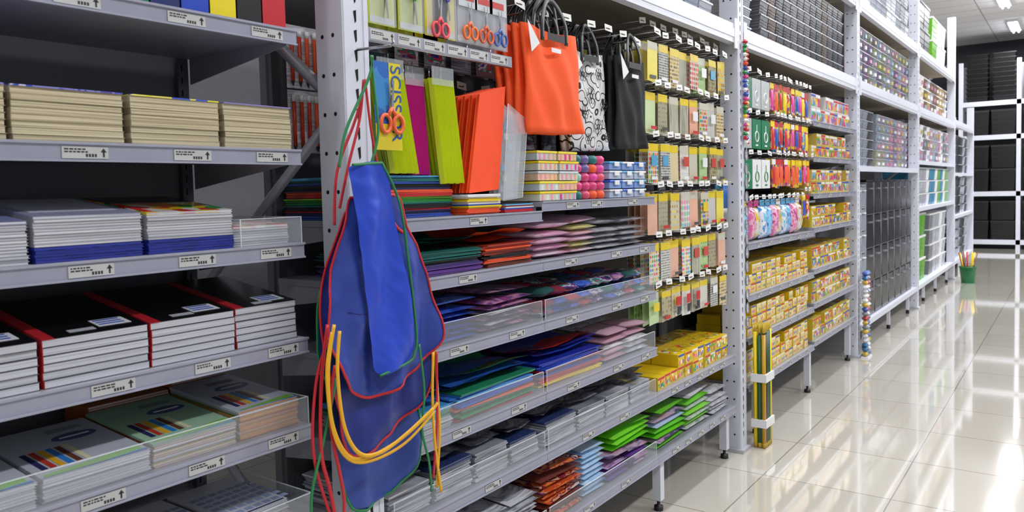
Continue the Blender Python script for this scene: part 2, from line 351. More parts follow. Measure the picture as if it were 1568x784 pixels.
for idx,(a,c,n,t,x1) in enumerate([(.2,.40,6,LGR,-.012),(.41,.615,9,SIL,-.012),(.622,.83,9,SIL,-.012),(.836,1.035,10,LGR,-.016),(1.042,1.21,13,SIL,-.02)]):
    cv=[GC] if idx<3 else [mat('#b06a3c',.4),mat('#d8a85a',.4),mat('#7a8f4a',.4),GC]
    b=stack('exercise_book_stack',x1,.285,a,c,z,n,.0052,cv,PG_WHITE if idx<4 else PGO,.003,.0008,top=t); zt=b.top
    for k,cc in enumerate(['#2b2b60','#c0392b','#e8b21e','#2f7fd2','#6a3a2a','#e0d8b0']):
        b.box(-.16,-.06,a+.02+k*.016,a+.031+k*.016,zt,zt+.0006,mat(cc,.3))
    b.prism([(-.20+.022*math.cos(q*math.pi/8),c-.065+.045*math.sin(q*math.pi/8),zt) for q in range(16)],(0,0,.0006),mat('#50588a',.35))
    b.box(-.203,-.197,c-.095,c-.035,zt+.0006,zt+.0009,WH)
    for k in range(3): b.box(-.245-k*.008,-.242-k*.008,c-.1,c-.03,zt,zt+.0006,mat('#6a7080',.35))
    b.quad([(-.012+x1,a+.01,zt+.0004),(-.012+x1,c-.01,zt+.0004),(-.055,c-.01,zt+.0004),(-.035,a+.01,zt+.0004)],mat('#7fc04a',.3))
    b.quad([(-.006+x1,a+.06,zt+.0006),(-.006+x1,c-.004,zt+.0006),(-.03,c-.004,zt+.0006)],mat('#3a8fe0',.3))
    b.wedge(x1,.285,z,n*.0052,.022); b.done()
b=stack('exercise_book_stack',-.312,.12,.85,1.05,z,15,.0055,[ORC],PG_WHITE,.002,top=ORC); b.done()
b=stack('exercise_book_stack',-.316,.118,1.055,1.21,z,18,.0055,[ORC],PG_WHITE,.002,top=ORC); b.done()
fence('acrylic_divider',-.003,.36,1.222,z,.066)
z=LZ['0']
for (a,c,t) in [(.62,.82,YEL),(.83,1.02,WH),(1.03,1.2,mat('#dfe3ee',.3))]:
    b=stack('calendar_pad_stack',-.06,.26,a,c,z,8,.006,[GC],PG_WHITE,.003,top=t); zt=b.top
    for i in range(6):
        for j in range(7): b.box(-.10-i*.03,-.083-i*.03,a+.015+j*.025,a+.034+j*.025,zt,zt+.0005,mat('#9fb0d8',.4))
    b.box(-.075,-.07,a+.01,c-.01,zt,zt+.0006,NAVY); b.done()
fence('acrylic_divider',-.003,.36,1.222,z,.066)
# ------------------------------------------------------------ MIDDLE gondola
g=B('gondola_shelving')
g.box(-.49,-.46,1.48,4.14,.0,2.2,PANEL)
for yy in(1.5,2.26,3.16,4.12):
    g.box(-.46,-.44,yy-.015,yy+.015,.1,2.2,mat('#5b5c62',.4,.3))
MZ={'A':1.42,'B':1.246,'C':1.034,'D':.783,'E':.570,'F':.288}
for k,z in MZ.items():
    if k=='A':
        shelf(g,-.44,0,1.48,2.258,1.42,[1.86]); shelf(g,-.44,0,2.26,3.15,1.452,[2.42,2.6,2.9],.034)
    elif k in 'EF':
        shelf(g,-.44,0,1.48,2.258,z,[1.9]); shelf(g,-.44,0,2.26,3.15,z,[2.5,2.8]); shelf(g,-.44,0,3.152,4.12,z,[3.3,3.45,3.6,3.75,3.9])
    else:
        shelf(g,-.44,0,1.48,2.258,z,[1.75,2.05] if k!='B' else [1.8]); shelf(g,-.44,0,2.26,3.15,z,[2.4,2.75,3.0])
for yy in(1.6,2.55,3.25,4.08):
    for xx in(-.05,-.4):
        g.box(xx-.02,xx+.02,yy-.02,yy+.02,.05,.255,WHITE); g.lathe(xx,yy,0,[(.022,0),(.022,.02),(.008,.022),(.008,.05)],DARK,8)
g.done()
def sheets(name,y0,y1,z,cols,n,th=.003,x1=-.02,dep=.34,jit=.012,rot=.02,loose=None):
    b=B(name)
    zz=z+.0005
    for i in range(n):
        c=cols[min(int(i/n*len(cols)),len(cols)-1)]
        dx=rnd(-jit,0); dy=rnd(-jit,jit)*.5
        b.box(x1-dep+dx,x1+dx,y0+dy+jit*.5,y1+dy-jit*.5,zz,zz+th*.9,c,rz=rnd(-rot,rot)); zz+=th
    if loose:
        for q,mm in enumerate(loose):
            K=10; w=(y1-y0)-.02; L=dep-.04; a=rnd(-.2,.2); lift=rnd(.015,.035); vs=[];fs=[]; ph=rnd(0,6)
            cy=(y0+y1)/2; cx=x1-dep/2-.01
            for i in range(K+1):
                for j in range(5):
                    u=-.5+i/K; v=-.5+j/4
                    x=u*L; y=v*w
                    vs.append((cx+x*math.cos(a)-y*math.sin(a)*.5,cy+x*math.sin(a)*.5+y*math.cos(a),zz+.004+q*.006+lift*(4*u*u*(1 if q%2 else .2)+.22*math.sin(u*8+ph)+.18*math.sin(v*7+ph))+lift*.4))
            for i in range(K):
                for j in range(4): p=i*5+j; fs.append((p,p+1,p+6,p+5))
            b.add(vs,fs,mm,True)
    b.top=zz; return b
sheets('plastic_folder_stack',1.5,1.86,1.421,[BLUE,NAVY,RED,BLACK,TEAL,GRN,LIME,RED,ORG,NAVY,BLACK,BLUE,TEAL,LBLUE],36,.0034,-.06,.36).done()
sheets('foam_sheet_stack',1.88,2.06,1.421,[ORG,ORG,YEL,BLUE,WH,YEL,WH,WH],14,.0045,-.02,.3).done()
sheets('foam_sheet_stack',2.07,2.245,1.421,[RED,BLUE,WH,ORG,LBLUE,BLACK],7,.0045,-.02,.3).done()
def packs(name,y0,y1,z,mats,rows,ny,sx=.16,sz=.03,x1=-.02,nx=2,e=6,noise=.15,rot=.05):
    b=B(name); wy=(y1-y0)/ny
    for r in range(rows):
        for i in range(ny):
            for k in range(nx):
                m=ch(mats); last=(r==rows-1)
                b.pillow(x1-sx*(k+.5)-rnd(0,.014),y0+wy*(i+.5),z+sz*(r+.5)+.001+(.012 if last else 0),sx*.97,wy*.96,sz*1.0,m,rnd(-rot,rot)*(2 if last else 1),8,e,noise,None,rnd(-.08,.05) if last else 0,rnd(-.06,.06) if last else 0)
    b.done()
# A shelf: clay tubs etc
b=B('modelling_clay_pack')
for q in range(5):
    for i in range(2):
        y0=2.27+i*.135; zz=1.453+q*.036; off=rnd(-.006,.006)
        b.box(-.2,-.02+off,y0,y0+.125,zz+.001,zz+.026,[mat('#d8d8c4',.12),mat('#c8d2d6',.12),mat('#e8c8a0',.12)][(q+i)%3])
        b.box(-.2,-.017+off,y0-.002,y0+.127,zz+.026,zz+.034,[YEL,mat('#f4e040',.3),mat('#d0d8dc',.2),YEL,mat('#f4e040',.3)][q])
        for t in range(4): b.lathe(-.03+off,y0+.018+t*.03,zz+.004,[(.013,0),(.013,.019)],ch([PNK,mat('#f0a0b8',.3),mat('#f0b090',.3),mat('#e8e8e0',.3)]),10)
b.done(.0015)
b=B('modelling_clay_roll')
for q in range(5):
    for i in range(4):
        for k in range(3):
            b.lathe(-.05-k*.06,2.56+i*.058+rnd(-.003,.003),1.453+q*.034,[(.022,.001),(.028,.008),(.028,.024),(.02,.033)],ch([PNK,mat('#e05070',.3),mat('#70609a',.3),TEAL,ORG,mat('#d8407a',.3),mat('#88c0b0',.3)]),12)
b.done()
b=B('lunch_container_stack')
for q in range(4):
    for i in range(3):
        y=2.80+i*.11; b.box(-.28,-.03,y,y+.1,1.453+q*.038+.001,1.453+q*.038+.027,mat('#7f9fd8',.15) if q%2 else mat('#b8c4dc',.15)); b.box(-.285,-.025,y-.003,y+.103,1.453+q*.038+.027,1.453+q*.038+.035,[WH,mat('#3f6fe0',.25),mat('#d8e0f0',.25),LBLUE][(q+i)%4])
        b.box(-.0245,-.02,y+.03,y+.07,1.453+q*.038+.015,1.453+q*.038+.033,WH)
b.done(.003)
CP=pmat('shredded_pink',['#d890b8','#f0c8dc','#e0a8c8','#e8d8e4'],(8,8,90),.3,'noise',soft=True); CW=pmat('clear_pack_white',['#8e8e98','#d8d8de','#b0b0ba','#e8e8ec'],(8,8,90),.12,'noise',coat=.6,soft=True); CY=pmat('clear_pack_yellow',['#d8d878','#f0f0b0','#c8d870','#e8e8d0'],(8,8,90),.2,'noise',soft=True)
CG=pmat('clear_sleeve',['#5c5e6a','#c8cad2','#8a8c96','#d8d8de'],(4,4,240),.08,'noise',coat=.7,soft=True)
CG2=pmat('clear_sleeve_dark',['#3a3c48','#7a7c8a','#9a9ca8','#5a5c68'],(4,4,200),.08,'noise',coat=.8,soft=True)
# B shelf
sheets('plastic_folder_stack',1.56,1.95,MZ['B']+.001,[PUR,PUR,mat('#4a3a7a',.25),BLACK,TEAL,TEAL,mat('#0f5a50',.2)],20,.0036,-.02,.34,.02,.04,[TEAL,mat('#0f5a50',.2)]).done()
sheets('plastic_folder_stack',1.96,2.235,MZ['B']+.001,[mat('#7a3420',.25),ORG,BLACK,mat('#b8402a',.25),ORG,mat('#b8402a',.25)],17,.0042,-.02,.3,.02,.05,[mat('#b8402a',.25),ORG]).done()
packs('craft_paper_pack',2.27,2.50,MZ['B'],[CP],5,1,.28,.024,nx=1)
packs('craft_paper_pack',2.51,2.69,MZ['B'],[CP,CY,CY],6,1,.28,.022,nx=1)
packs('craft_paper_pack',2.70,3.12,MZ['B'],[CW],5,2,.28,.022,nx=1)
# C shelf
BL=pmat('pouch_blue',['#2040a8','#3c62d0','#5a7ad8','#182880'],(9,9,40),.12,'noise',coat=.6,soft=True); PP=pmat('pouch_pink',['#c05090','#7a4a9a','#e0a0c0','#503a80'],(9,9,40),.15,'noise',coat=.6,soft=True)
MX=pmat('pouch_mixed',['#303a8a','#c03a4a','#2a7a7a','#c8c8d4','#7a3a8a','#202a50'],(14,14,40),.12,'noise',coat=.6)
packs('document_pouch_pile',1.58,1.93,MZ['C'],[BL,BL,mat('#2a48b8',.12,coat=.5)],7,1,.32,.017,nx=1,rot=.12); packs('pencil_pouch_pile',1.95,2.24,MZ['C'],[PP,PP,CW],7,1,.28,.017,nx=1,rot=.12)
packs('pencil_case_pile',2.29,3.12,MZ['C'],[MX,TEAL,BL,mat('#8a2a3a',.3),MX,mat('#2a5a5a',.3),PP,BL,mat('#c03a4a',.3)],3,9,.15,.03,rot=.2)
# D shelf
sheets('folder_stack',1.56,1.78,MZ['D']+.001,[CG,CG,mat('#3a8a6a',.15),mat('#4a9ad0',.15)],14,.005,-.02,.34,loose=[BL,mat('#4a9ad0',.15)]).done()
sheets('folder_stack',1.80,2.24,MZ['D']+.001,[RED,GRN,mat('#3a6a4a',.25),ORG,BLUE,mat('#60a8e0',.2),mat('#3a78c8',.12),mat('#2a8a60',.12)],15,.0055,-.02,.36,.025,.05,[mat('#3a78c8',.12,coat=.5),mat('#2a8a60',.12,coat=.5),mat('#3060c0',.12,coat=.5)]).done()
sheets('folder_stack',2.28,2.72,MZ['D']+.001,[YEL,RED,RED,mat('#3a3aa0',.15),mat('#a01a2a',.2),mat('#3050c0',.12),mat('#2a3ab0',.12)],14,.0060,-.03,.36,.02,.05,[mat('#3050c0',.12,coat=.5),RED,mat('#2a3ab0',.12,coat=.6)]).done()
packs('clear_box_pile',2.74,3.12,MZ['D'],[CW,mat('#c8a0b0',.2),CW],5,2,.16,.024)
# E shelf
for (a,c,n) in [(1.50,1.68,13),(1.69,1.87,16),(1.88,2.06,15),(2.07,2.24,12),(2.28,2.5,14),(2.51,2.72,13),(2.73,2.93,13),(2.94,3.13,12)]:
    sheets('sleeve_pack_stack',a,c,MZ['E']+.001,[CG,CG,CG2,CG,mat('#8a8c9e',.12),CG,CG2,ch([CG2,mat('#2a3a6a',.1,coat=.6),CG])],n,.0062,-.02,.36,.012,.03,[CG2,CG] if random.random()<.7 else [CG2]).done()
# F shelf
OR=pmat('pack_orange_multi',['#c8502a','#e88040','#8a2a3a','#d8a080','#703060','#e8d8d0'],(10,10,120),.12,'noise',coat=.6); LB=pmat('pack_lightblue',['#88b0e0','#d8e8f8','#a8d0f0','#c8d8f0'],(8,8,90),.12,'noise',coat=.6,soft=True); PK=pmat('pack_purple',['#8a5aa0','#d090b8','#c8a8d0','#5a3a7a'],(8,8,90),.12,'noise',coat=.6,soft=True)
packs('sleeve_pack_pile',1.9,2.24,MZ['F'],[CG,CW],8,2,.34,.018,nx=1)
packs('coloured_paper_pile',2.28,2.55,MZ['F'],[OR,mat('#7a4038',.2,coat=.5),OR],9,1,.34,.02,nx=1,rot=.08)
packs('coloured_paper_pile',2.56,2.73,MZ['F'],[LB],9,1,.34,.021,nx=1)
packs('felt_sheet_pile',2.75,3.12,MZ['F'],[PK,PK,PUR],4,2,.34,.022,nx=1,rot=.02)
GRB=mat('#6fd22c',.15,coat=.5); GRC=mat('#8ae040',.15,coat=.5)
packs('green_paper_pile',2.80,3.14,MZ['F']+.105,[GRB,GRC],4,1,.36,.024,nx=1)
packs('green_paper_pile',3.2,3.52,MZ['F'],[PK,mat('#b8d0e8',.2),GRB],7,1,.34,.024,nx=1)
packs('green_paper_pile',3.54,3.84,MZ['F'],[GRB,GRC,CW],7,1,.34,.024,nx=1)
packs('clear_box_pile',3.86,4.1,MZ['F'],[CW],5,1,.34,.022,nx=1)
for k in 'CDEF':
    z=MZ[k]; fence('acrylic_divider',-.003,1.5,2.25,z,.072,False); fence('acrylic_divider',-.003,2.27,3.14,z,.072,False)
YP=pmat('box_yellow_print',['#e8c41e','#e8c41e','#f6f2e0','#d84030','#d8b018','#58a040','#e8c41e'],(55,55,55),.3)
def boxes(name,y0,y1,z,w,h,d,rows,face,body,x1=-.02,nx=2,gap=.004):
    b=B(name); y=y0
    while y+w<y1:
        for r in range(rows):
            if r==rows-1 and random.random()<.15: continue
            for k in range(nx):
                zz=z+.0006+r*(h+.001); xx=x1-k*(d+.004)-rnd(0,.01)
                b.box(xx-d,xx,y,y+w,zz,zz+h,body)
                if k==0:
                    b.box(xx,xx+.0008,y+.004,y+w-.004,zz+h*.12,zz+h*.72,face); b.box(xx,xx+.001,y+.004,y+w-.004,zz+h*.78,zz+h*.93,ch([WH,RED,WH,BLUE]))
                    for t in range(3): b.box(xx,xx+.0012,y+w*(.15+.27*t),y+w*(.3+.27*t),zz+h*.2,zz+h*.5,mat(ch(COLS),.3))
                if r==rows-1: b.box(xx-d*.8,xx-d*.2,y+w*.15,y+w*.85,zz+h,zz+h+.0008,face)
        y+=w+gap
    b.done()
boxes('crayon_box_row',3.2,4.1,MZ['E'],.075,.06,.14,2,YP,mat('#e2be1c',.3))
# ------------------------------------------------------------ hanging hooks
def hook(b,y,z,tagw=.05,x0=-.44,x1=.0):
    b.tube([(x0,y,z),(x1-.02,y,z-.002),(x1-.005,y,z+.006)],.0025,CHROME,5)
    b.tube([(x0,y,z+.03),(x1-.01,y,z+.03)],.002,CHROME,5)
    t=rnd(-.006,.006); dx=rnd(-.012,.012)
    b.prism([(x1-.008+dx,y-tagw/2,z+.018+t),(x1-.008+dx,y+tagw/2,z+.018-t),(x1-.010+dx,y+tagw/2,z+.044-t),(x1-.010+dx,y-tagw/2,z+.044+t)],(-.0015,0,0),TAG)
    b.quad([(x1-.0075+dx,y-tagw*.38,z+.026),(x1-.0075+dx,y+tagw*.2,z+.026),(x1-.0078+dx,y+tagw*.2,z+.030),(x1-.0078+dx,y-tagw*.38,z+.030)],TXT)
def card(b,x,y,z,w,h,cm,pm=None,tilt=0,header=None,clear=False):
    dz=tilt
    b.prism([(x,y-w/2,z),(x,y+w/2,z+dz),(x,y+w/2+dz*.5,z-h+dz),(x,y-w/2+dz*.5,z-h)],(-.0012,0,0),cm)
    if header: b.box(x,x+.0006,y-w/2+.002,y+w/2-.002,z-h*.2,z-.002,header)
    if pm: b.pillow(0,0,0,h*.62,w*.78,.012,pm,0,4,4,0,Matrix.Translation((x+.001,y,z-h*.58))@Matrix.Rotation(math.pi/2,4,'Y'))
    if clear: b.box(x+.007,x+.0078,y-w/2,y+w/2,z-h,z,CLR)
# sticker wall
DM=[pmat('sticker_print_%d'%i,cols,(60,sc,sc),.2,'dots',base=bs,rad=rd,coat=.6) for i,(cols,sc,bs,rd) in enumerate([
 (['#d8303a','#e8b818','#2a70c8','#30a040','#f07030'],50,'#d4d2c4',.42),(['#e8b818','#b88a18','#f0d040'],40,'#cac6ae',.44),(['#d83a2a','#e85a4a','#9a2a2a'],44,'#dccfc0',.38),
 (['#2a2a2a','#4a4a4a','#8a8a8a'],85,'#d0d0ca',.4),(['#e890a8','#88c898','#90a8e0'],36,'#dcdcd6',.42),(['#58b048','#78c860','#a8d858'],34,'#b8d498',.4),(['#4a3a1a','#9a7a30','#c8a030'],58,'#dccca0',.4),(['#f07840','#f8a078','#e86850'],44,'#f0b498',.38),
 (['#7a6a3a','#aa9a5a'],48,'#a8a288',.4),(['#3aaad0','#e83a6a','#f8c820'],54,'#e4e2da',.44)])]
b=B('sticker_pack_display')
HYEL=mat('#e4c81e',.3); HGR=mat('#4a4a4c',.35); STR=pmat('sticker_stripes',['#a8a68a','#c8c4ac','#8a8c7a','#d0ccb4'],(20,160,2),.2,'noise',coat=.6)
for r in range(6):
    zt=2.15-r*.225
    n=8
    for i in range(n):
        y=3.215+i*.117
        hook(b,y,zt,.062)
        q=random.random()
        cm=DM[(i*3+r*5)%10] if q<.72 else (STR if q<.86 else ch([mat('#c8c4b0',.3),mat('#c8d8a8',.3),mat('#e0b098',.3),mat('#e8d858',.3)]))
        h=.185 if r!=5 else .155
        hd=ch([HYEL,HYEL,HYEL,mat('#c8c4b4',.3)])
        for k in range(4):
            card(b,-.03-k*.035-rnd(0,.015),y+rnd(-.006,.006),zt-.006-rnd(0,.008),.1,h+rnd(-.016,.0),cm,None,rnd(-.010,.010),hd)
        if random.random()<.5: b.box(-.0285,-.0275,y-.03,y+.03,zt-h+.012,zt-h+.026,ch([HGR,RED,WH]))
        if random.random()<.3: b.box(-.0285,-.0275,y-.03,y+.03,zt-h*.6,zt-h*.35,ch([WH,HYEL,mat('#c8483a',.3),mat('#58a0c8',.3)]))
        if r==5 and i in(2,3,4): b.pillow(0,0,0,.045,.05,.006,RED,0,4,3,0,Matrix.Translation((-.024,y,zt-.075))@Matrix.Rotation(math.pi/2,4,'Y')); b.pillow(0,0,0,.04,.04,.006,mat('#30303a',.4),0,4,3,0,Matrix.Translation((-.024,y,zt-.12))@Matrix.Rotation(math.pi/2,4,'Y'))
b.done()
b=B('glue_pen_pack')
for i in range(3):
    y=4.13+i*.02
    b.tube([(-.06,y,1.50),(-.06,y,1.37)],.009,mat('#2a68b8',.3),8); b.tube([(-.06,y,1.37),(-.06,y,1.34)],[.007,.003],WH,8)
    b.tube([(-.10,y,1.50),(-.10,y,1.37)],.009,mat('#48a0d0',.3),8)
b.tube([(-.44,4.15,1.51),(-.02,4.15,1.51)],.0025,CHROME,5); b.box(-.07,-.068,4.115,4.185,1.49,1.53,YEL)
b.done()
b=B('display_hooks')
for y in(2.2,2.36,2.5,2.68,2.82,2.95,3.08): hook(b,y,2.10+rnd(-.01,.01),.06,-.44,-.02)
for y in [3.2+i*.11 for i in range(9)]: hook(b,y,2.205,.06,-.44,-.06)
b.box(-.02,-.014,1.47,2.12,1.90,1.934,CHAN)
for i in range(6): label(b,-.0138,1.48+i*.105,1.904,.09,.027)
b.tube([(-.02,1.47,1.9),(-.02,2.12,1.9)],.004,CHROME,6)
b.done()
def crepe(name,y,z1,z0,w,cm,x=-.06,n=5,tilt=0.0):
    b=B(name)
    for k in range(n):
        yy=y+k*.006-rnd(0,.01); xx=x-k*.022
        t=tilt+rnd(-.01,.01)
        nseg=15; vs=[];fs=[]
        for i in range(nseg+1):
            u=i/nseg; yo=(u-.5)*w; xo=.007*(1 if i%2 else -1)
            vs.append((xx+xo,yy+yo,z1)); vs.append((xx+xo+.006,yy+yo+t,z0+rnd(-.002,.002)))
        for i in range(nseg): fs.append((2*i,2*i+2,2*i+3,2*i+1))
        b.add(vs,fs,cm)
        b.quad([(xx-.009,yy-w/2,z1),(xx-.009,yy+w/2,z1),(xx-.005,yy+w/2+t,z0),(xx-.005,yy-w/2+t,z0)],cm)
        if k==0: b.box(xx+.008,xx+.0086,yy-w/2,yy+w/2,z1-.02,z1+.035,CLR)
        b.tube([(xx,yy,z1),(xx,yy,z1+.05)],.002,CHROME,5)
    b.done()
YG=mat('#cfde12',.35,coat=.5); MG=mat('#cc248e',.35,coat=.5)
crepe('crepe_paper_pack',1.60,1.835,1.550,.105,YG,tilt=.05); crepe('crepe_paper_pack',1.725,1.83,1.547,.08,MG,tilt=.02,x=-.09); crepe('crepe_paper_pack',1.820,1.835,1.52,.10,YG,tilt=.04)
b=B('felt_sheet_pack')
OF=mat('#ff4f18',.55)
for k in range(4): b.prism([(-.03-k*.03,1.965,1.80),(-.03-k*.03,2.10,1.835),(-.03-k*.03,2.050,1.50),(-.03-k*.03,1.90,1.49)],(-.012,0,0),OF)
b.done(.002)
b=B('clear_sleeve_pack')
for k in range(4): b.prism([(-.02-k*.02,2.10+k*.006,1.78),(-.02-k*.02,2.21,1.73),(-.02-k*.02,2.17,1.47),(-.02-k*.02,2.06,1.46)],(-.001,0,0),CLR)
for k in range(7):
    yk=2.08+rnd(0,.07); b.box(-.055,-.05,yk,yk+.022,1.49+k*.035,1.51+k*.035,ch([WH,LBLUE,PNK,mat('#c0c8d0',.3)]))
b.tube([(-.019,2.10,1.78),(-.019,2.21,1.73),(-.019,2.17,1.47),(-.019,2.06,1.46)],.0015,ACE,4,True)
b.done()
def scissors(b,x,y,z,s,hm,flip=1):
    f=flip
    for sg in(-1,1):
        ring=[(x+.004*sg*.3,y+sg*.24*s+.19*s*math.cos(a),z-f*(.26*s)+f*.25*s*math.sin(a)) for a in [q*math.pi/7 for q in range(14)]]
        b.tube(ring,.06*s,hm,6,True)
        b.tube([(x,y+sg*.14*s,z-f*.03*s),(x,y,z+f*.2*s)],.06*s,hm,6)
        b.prism([(x+.002*sg,y-sg*.05*s,z+f*.2*s),(x+.002*sg,y+sg*.03*s,z+f*.2*s),(x+.002*sg,y+sg*.1*s,z+f*.95*s),(x+.002*sg,y+sg*.06*s,z+f*.98*s)],(.0015,0,0),CHROME)
b=B('scissors_display')
SC=mat('#e0cc24',.3,coat=.4)
BC=pmat('scissor_card_blue',['#2458a8','#2a66b8','#3a86c8'],(6,12,6),.25,'noise',coat=.5)
card(b,.0,1.525,1.845,.10,.235,BC); b.box(.0002,.001,1.476,1.574,1.61,1.68,SC); b.box(.0002,.001,1.53,1.574,1.68,1.845,SC)
scissors(b,.008,1.53,1.705,.095,mat('#f06a3a',.3),1)
for (y,c,cm,fl,zz,sc) in [(1.54,'#e8408a',mat('#c8d048',.3),-1,2.05,.085),(1.655,'#58b048',mat('#c8d048',.3),-1,2.05,.085),(1.765,'#e84a5a',SC,1,1.99,.08),(1.80,'#4a58c0',SC,-1,2.07,.07),(1.905,'#f07030',CLR2,1,2.0,.075),(1.985,'#d85a30',CLR2,1,2.0,.075),(2.06,'#4a6ab0',CLR2,1,2.0,.075)]:
    for k in range(3): card(b,-.03-k*.04,y,2.13,.1,.18,cm,clear=(k==0))
    scissors(b,-.013,y,zz,sc,mat(c,.3),fl)
    if y>1.85: b.box(-.0215,-.0205,y-.045,y+.045,2.06,2.13,mat('#c8ccd0',.3)); b.box(-.0205,-.0198,y-.03,y+.03,2.08,2.10,mat('#c03a3a',.3))
    b.box(-.0295,-.0285,y-.045,y+.045,1.955,1.972,mat('#d8d8d8',.3))
    hook(b,y,2.135,.05,-.44,-.01)
b.done()
fc=bpy.data.curves.new('lettering','FONT'); fc.body='SCISSOR'; fc.size=.055; fc.extrude=.0004; fc.materials.append(mat('#2458a8',.3))
fo=bpy.data.objects.new('lettering',fc); S.collection.objects.link(fo)
fo.matrix_world=Matrix.Translation((.0022,1.536,1.84))@Matrix(((0,0,1,0),(0,1,0,0),(-1,0,0,0),(0,0,0,1)))
fo.parent=bpy.data.objects['scissors_display']
b=B('hanging_pen_pack')
for r in range(2):
    for i in range(5):
        y=1.5+i*.028; zz=1.98-r*.19
        b.tube([(-.36,y,zz-.02),(-.36,y,zz-.15)],.006,ch([ORG,RED,mat('#c83a1a',.3)]),6); b.tube([(-.36,y,zz-.15),(-.36,y,zz-.165)],[.006,.001],BLACK,6); b.tube([(-.36,y,zz-.02),(-.36,y,zz)],.0065,WH,6)
    b.box(-.37,-.368,1.485,1.63,1.98-.19*r-.17,1.98-.19*r+.015,CW)
b.done()
b=B('hanging_craft_pack')
for r in range(2):
    for i in range(10):
        y=1.76+i*.14; zt=2.12-r*.28
        hook(b,y,zt,.05,-.44,-.26)
        for k in range(2): card(b,-.28-k*.03,y,zt-.006,.11,.2,ch([CW,mat('#505868',.3),mat('#703848',.3),CG2,mat('#385a70',.3)]),ch([CG2,MX,PP]) if k==0 else None,0,ch([WH,HYEL,BLUE]))
b.done()
# ------------------------------------------------------------ tote bags
def tote(name,y0,y1,zt,zb,x,cm,n=3,hm=None,shear=.04,tagq=True,drop=0,hh=.10,flowers=False):
    b=B(name); hm=hm or BLACK
    for k in range(n):
        xx=x-k*.03; N=16; vs=[];fs=[]; oy=k*-.012
        for sgn in(0,1):
            for i in range(N+1):
                for j in range(N+1):
                    u=i/N;v=j/N
                    bulge=.014*math.sin(math.pi*u)*math.sin(math.pi*min(v*1.1,1))*(1 if sgn==0 else -1)+.005*math.sin(u*9+v*5+k)+.004*math.sin(u*17-v*9)+.006*mnoise.noise(Vector((u*3,v*2,k*3.1)))
                    vs.append((xx+bulge-.012*sgn,y0+oy+(y1-y0)*u+shear*v+ (.006*math.sin(v*6) if i in(0,N) else 0),zt-(zt-zb)*v-drop*u*1.0-.010*math.sin(math.pi*u)*(1-v)+.008*u*v))
        o=(N+1)**2
        for i in range(N):
            for j in range(N):
                a=i*(N+1)+j; q=(a,a+1,a+N+2,a+N+1); fs.append(q); fs.append(tuple(t+o for t in reversed(q)))
        for i in range(N):
            fs.append((i*(N+1)+N,i*(N+1)+N+o,(i+1)*(N+1)+N+o,(i+1)*(N+1)+N)); fs.append((i,i+o,i+1+o,i+1)); a=N*(N+1)+i; fs.append((a,a+1,a+1+o,a+o))
        b.add(vs,fs,cm,True)
        ym=(y0+y1)/2+oy; wq=(y1-y0)*.22
        for dx in(.018,-.02):
            path=smooth_path([(xx+dx,ym-wq,zt-.05),(xx+dx,ym-wq*.95,zt+.02),(xx+dx*.4,ym-wq*.5,zt+hh*.8),(xx,ym,zt+hh),(xx+dx*.4,ym+wq*.5,zt+hh*.8),(xx+dx,ym+wq*.95,zt+.02),(xx+dx,ym+wq,zt-.05-drop)],4)
            b.tube(path,.012,hm,6,flat=.25)
    if flowers:
        for (fy,fz,fr) in [(.25,.25,.03),(.7,.22,.026),(.45,.45,.036),(.8,.52,.028),(.25,.62,.028),(.6,.75,.034),(.3,.88,.024),(.85,.85,.022)]:
            yc=y0+(y1-y0)*fy+shear*fz; zc=zt-(zt-zb)*fz
            for p in range(6):
                a0=p*math.pi/3
                b.tube([(x+.0225,yc+fr*.62*math.cos(a0)+fr*.34*math.cos(t*math.pi/4),zc+fr*.62*math.sin(a0)+fr*.34*math.sin(t*math.pi/4)) for t in range(8)],.0012,BLACK,4,True)
            b.tube([(x+.0225,yc+fr*.25*math.cos(t*math.pi/4),zc+fr*.25*math.sin(t*math.pi/4)) for t in range(8)],.0016,BLACK,4,True)
    if tagq:
        ym=(y0+y1)/2
        b.box(x+.022,x+.023,ym-.05,ym+.06,zt-.045,zt-.02,hm)
        b.box(x+.024,x+.025,ym-.03,ym+.03,zt-.085,zt-.07,WH); b.prism([(x+.026,y0-.0,zt+.005),(x+.026,y0+.07,zt-.065),(x+.026,y0+.02,zt-.10)],(-.001,0,0),WH)
    b.done()
tote('tote_bag',2.16,2.51,2.055,1.69,.0,mat('#ff5c22',.75),4)
DO=pmat('doodle_print',['#141414','#e4e4e4','#e4e4e4','#e4e4e4','#e4e4e4'],(4,16,16),.5,'doodle')
tote('tote_bag',2.56,2.835,2.035,1.64,-.07,DO,2,tagq=True,shear=.03,flowers=True)
tote('tote_bag',2.885,3.145,2.04,1.655,-.04,mat('#141519',.75),3,shear=.02)
tote('tote_bag',2.62,2.86,2.075,1.8,-.18,mat('#16171b',.75),2,tagq=False)
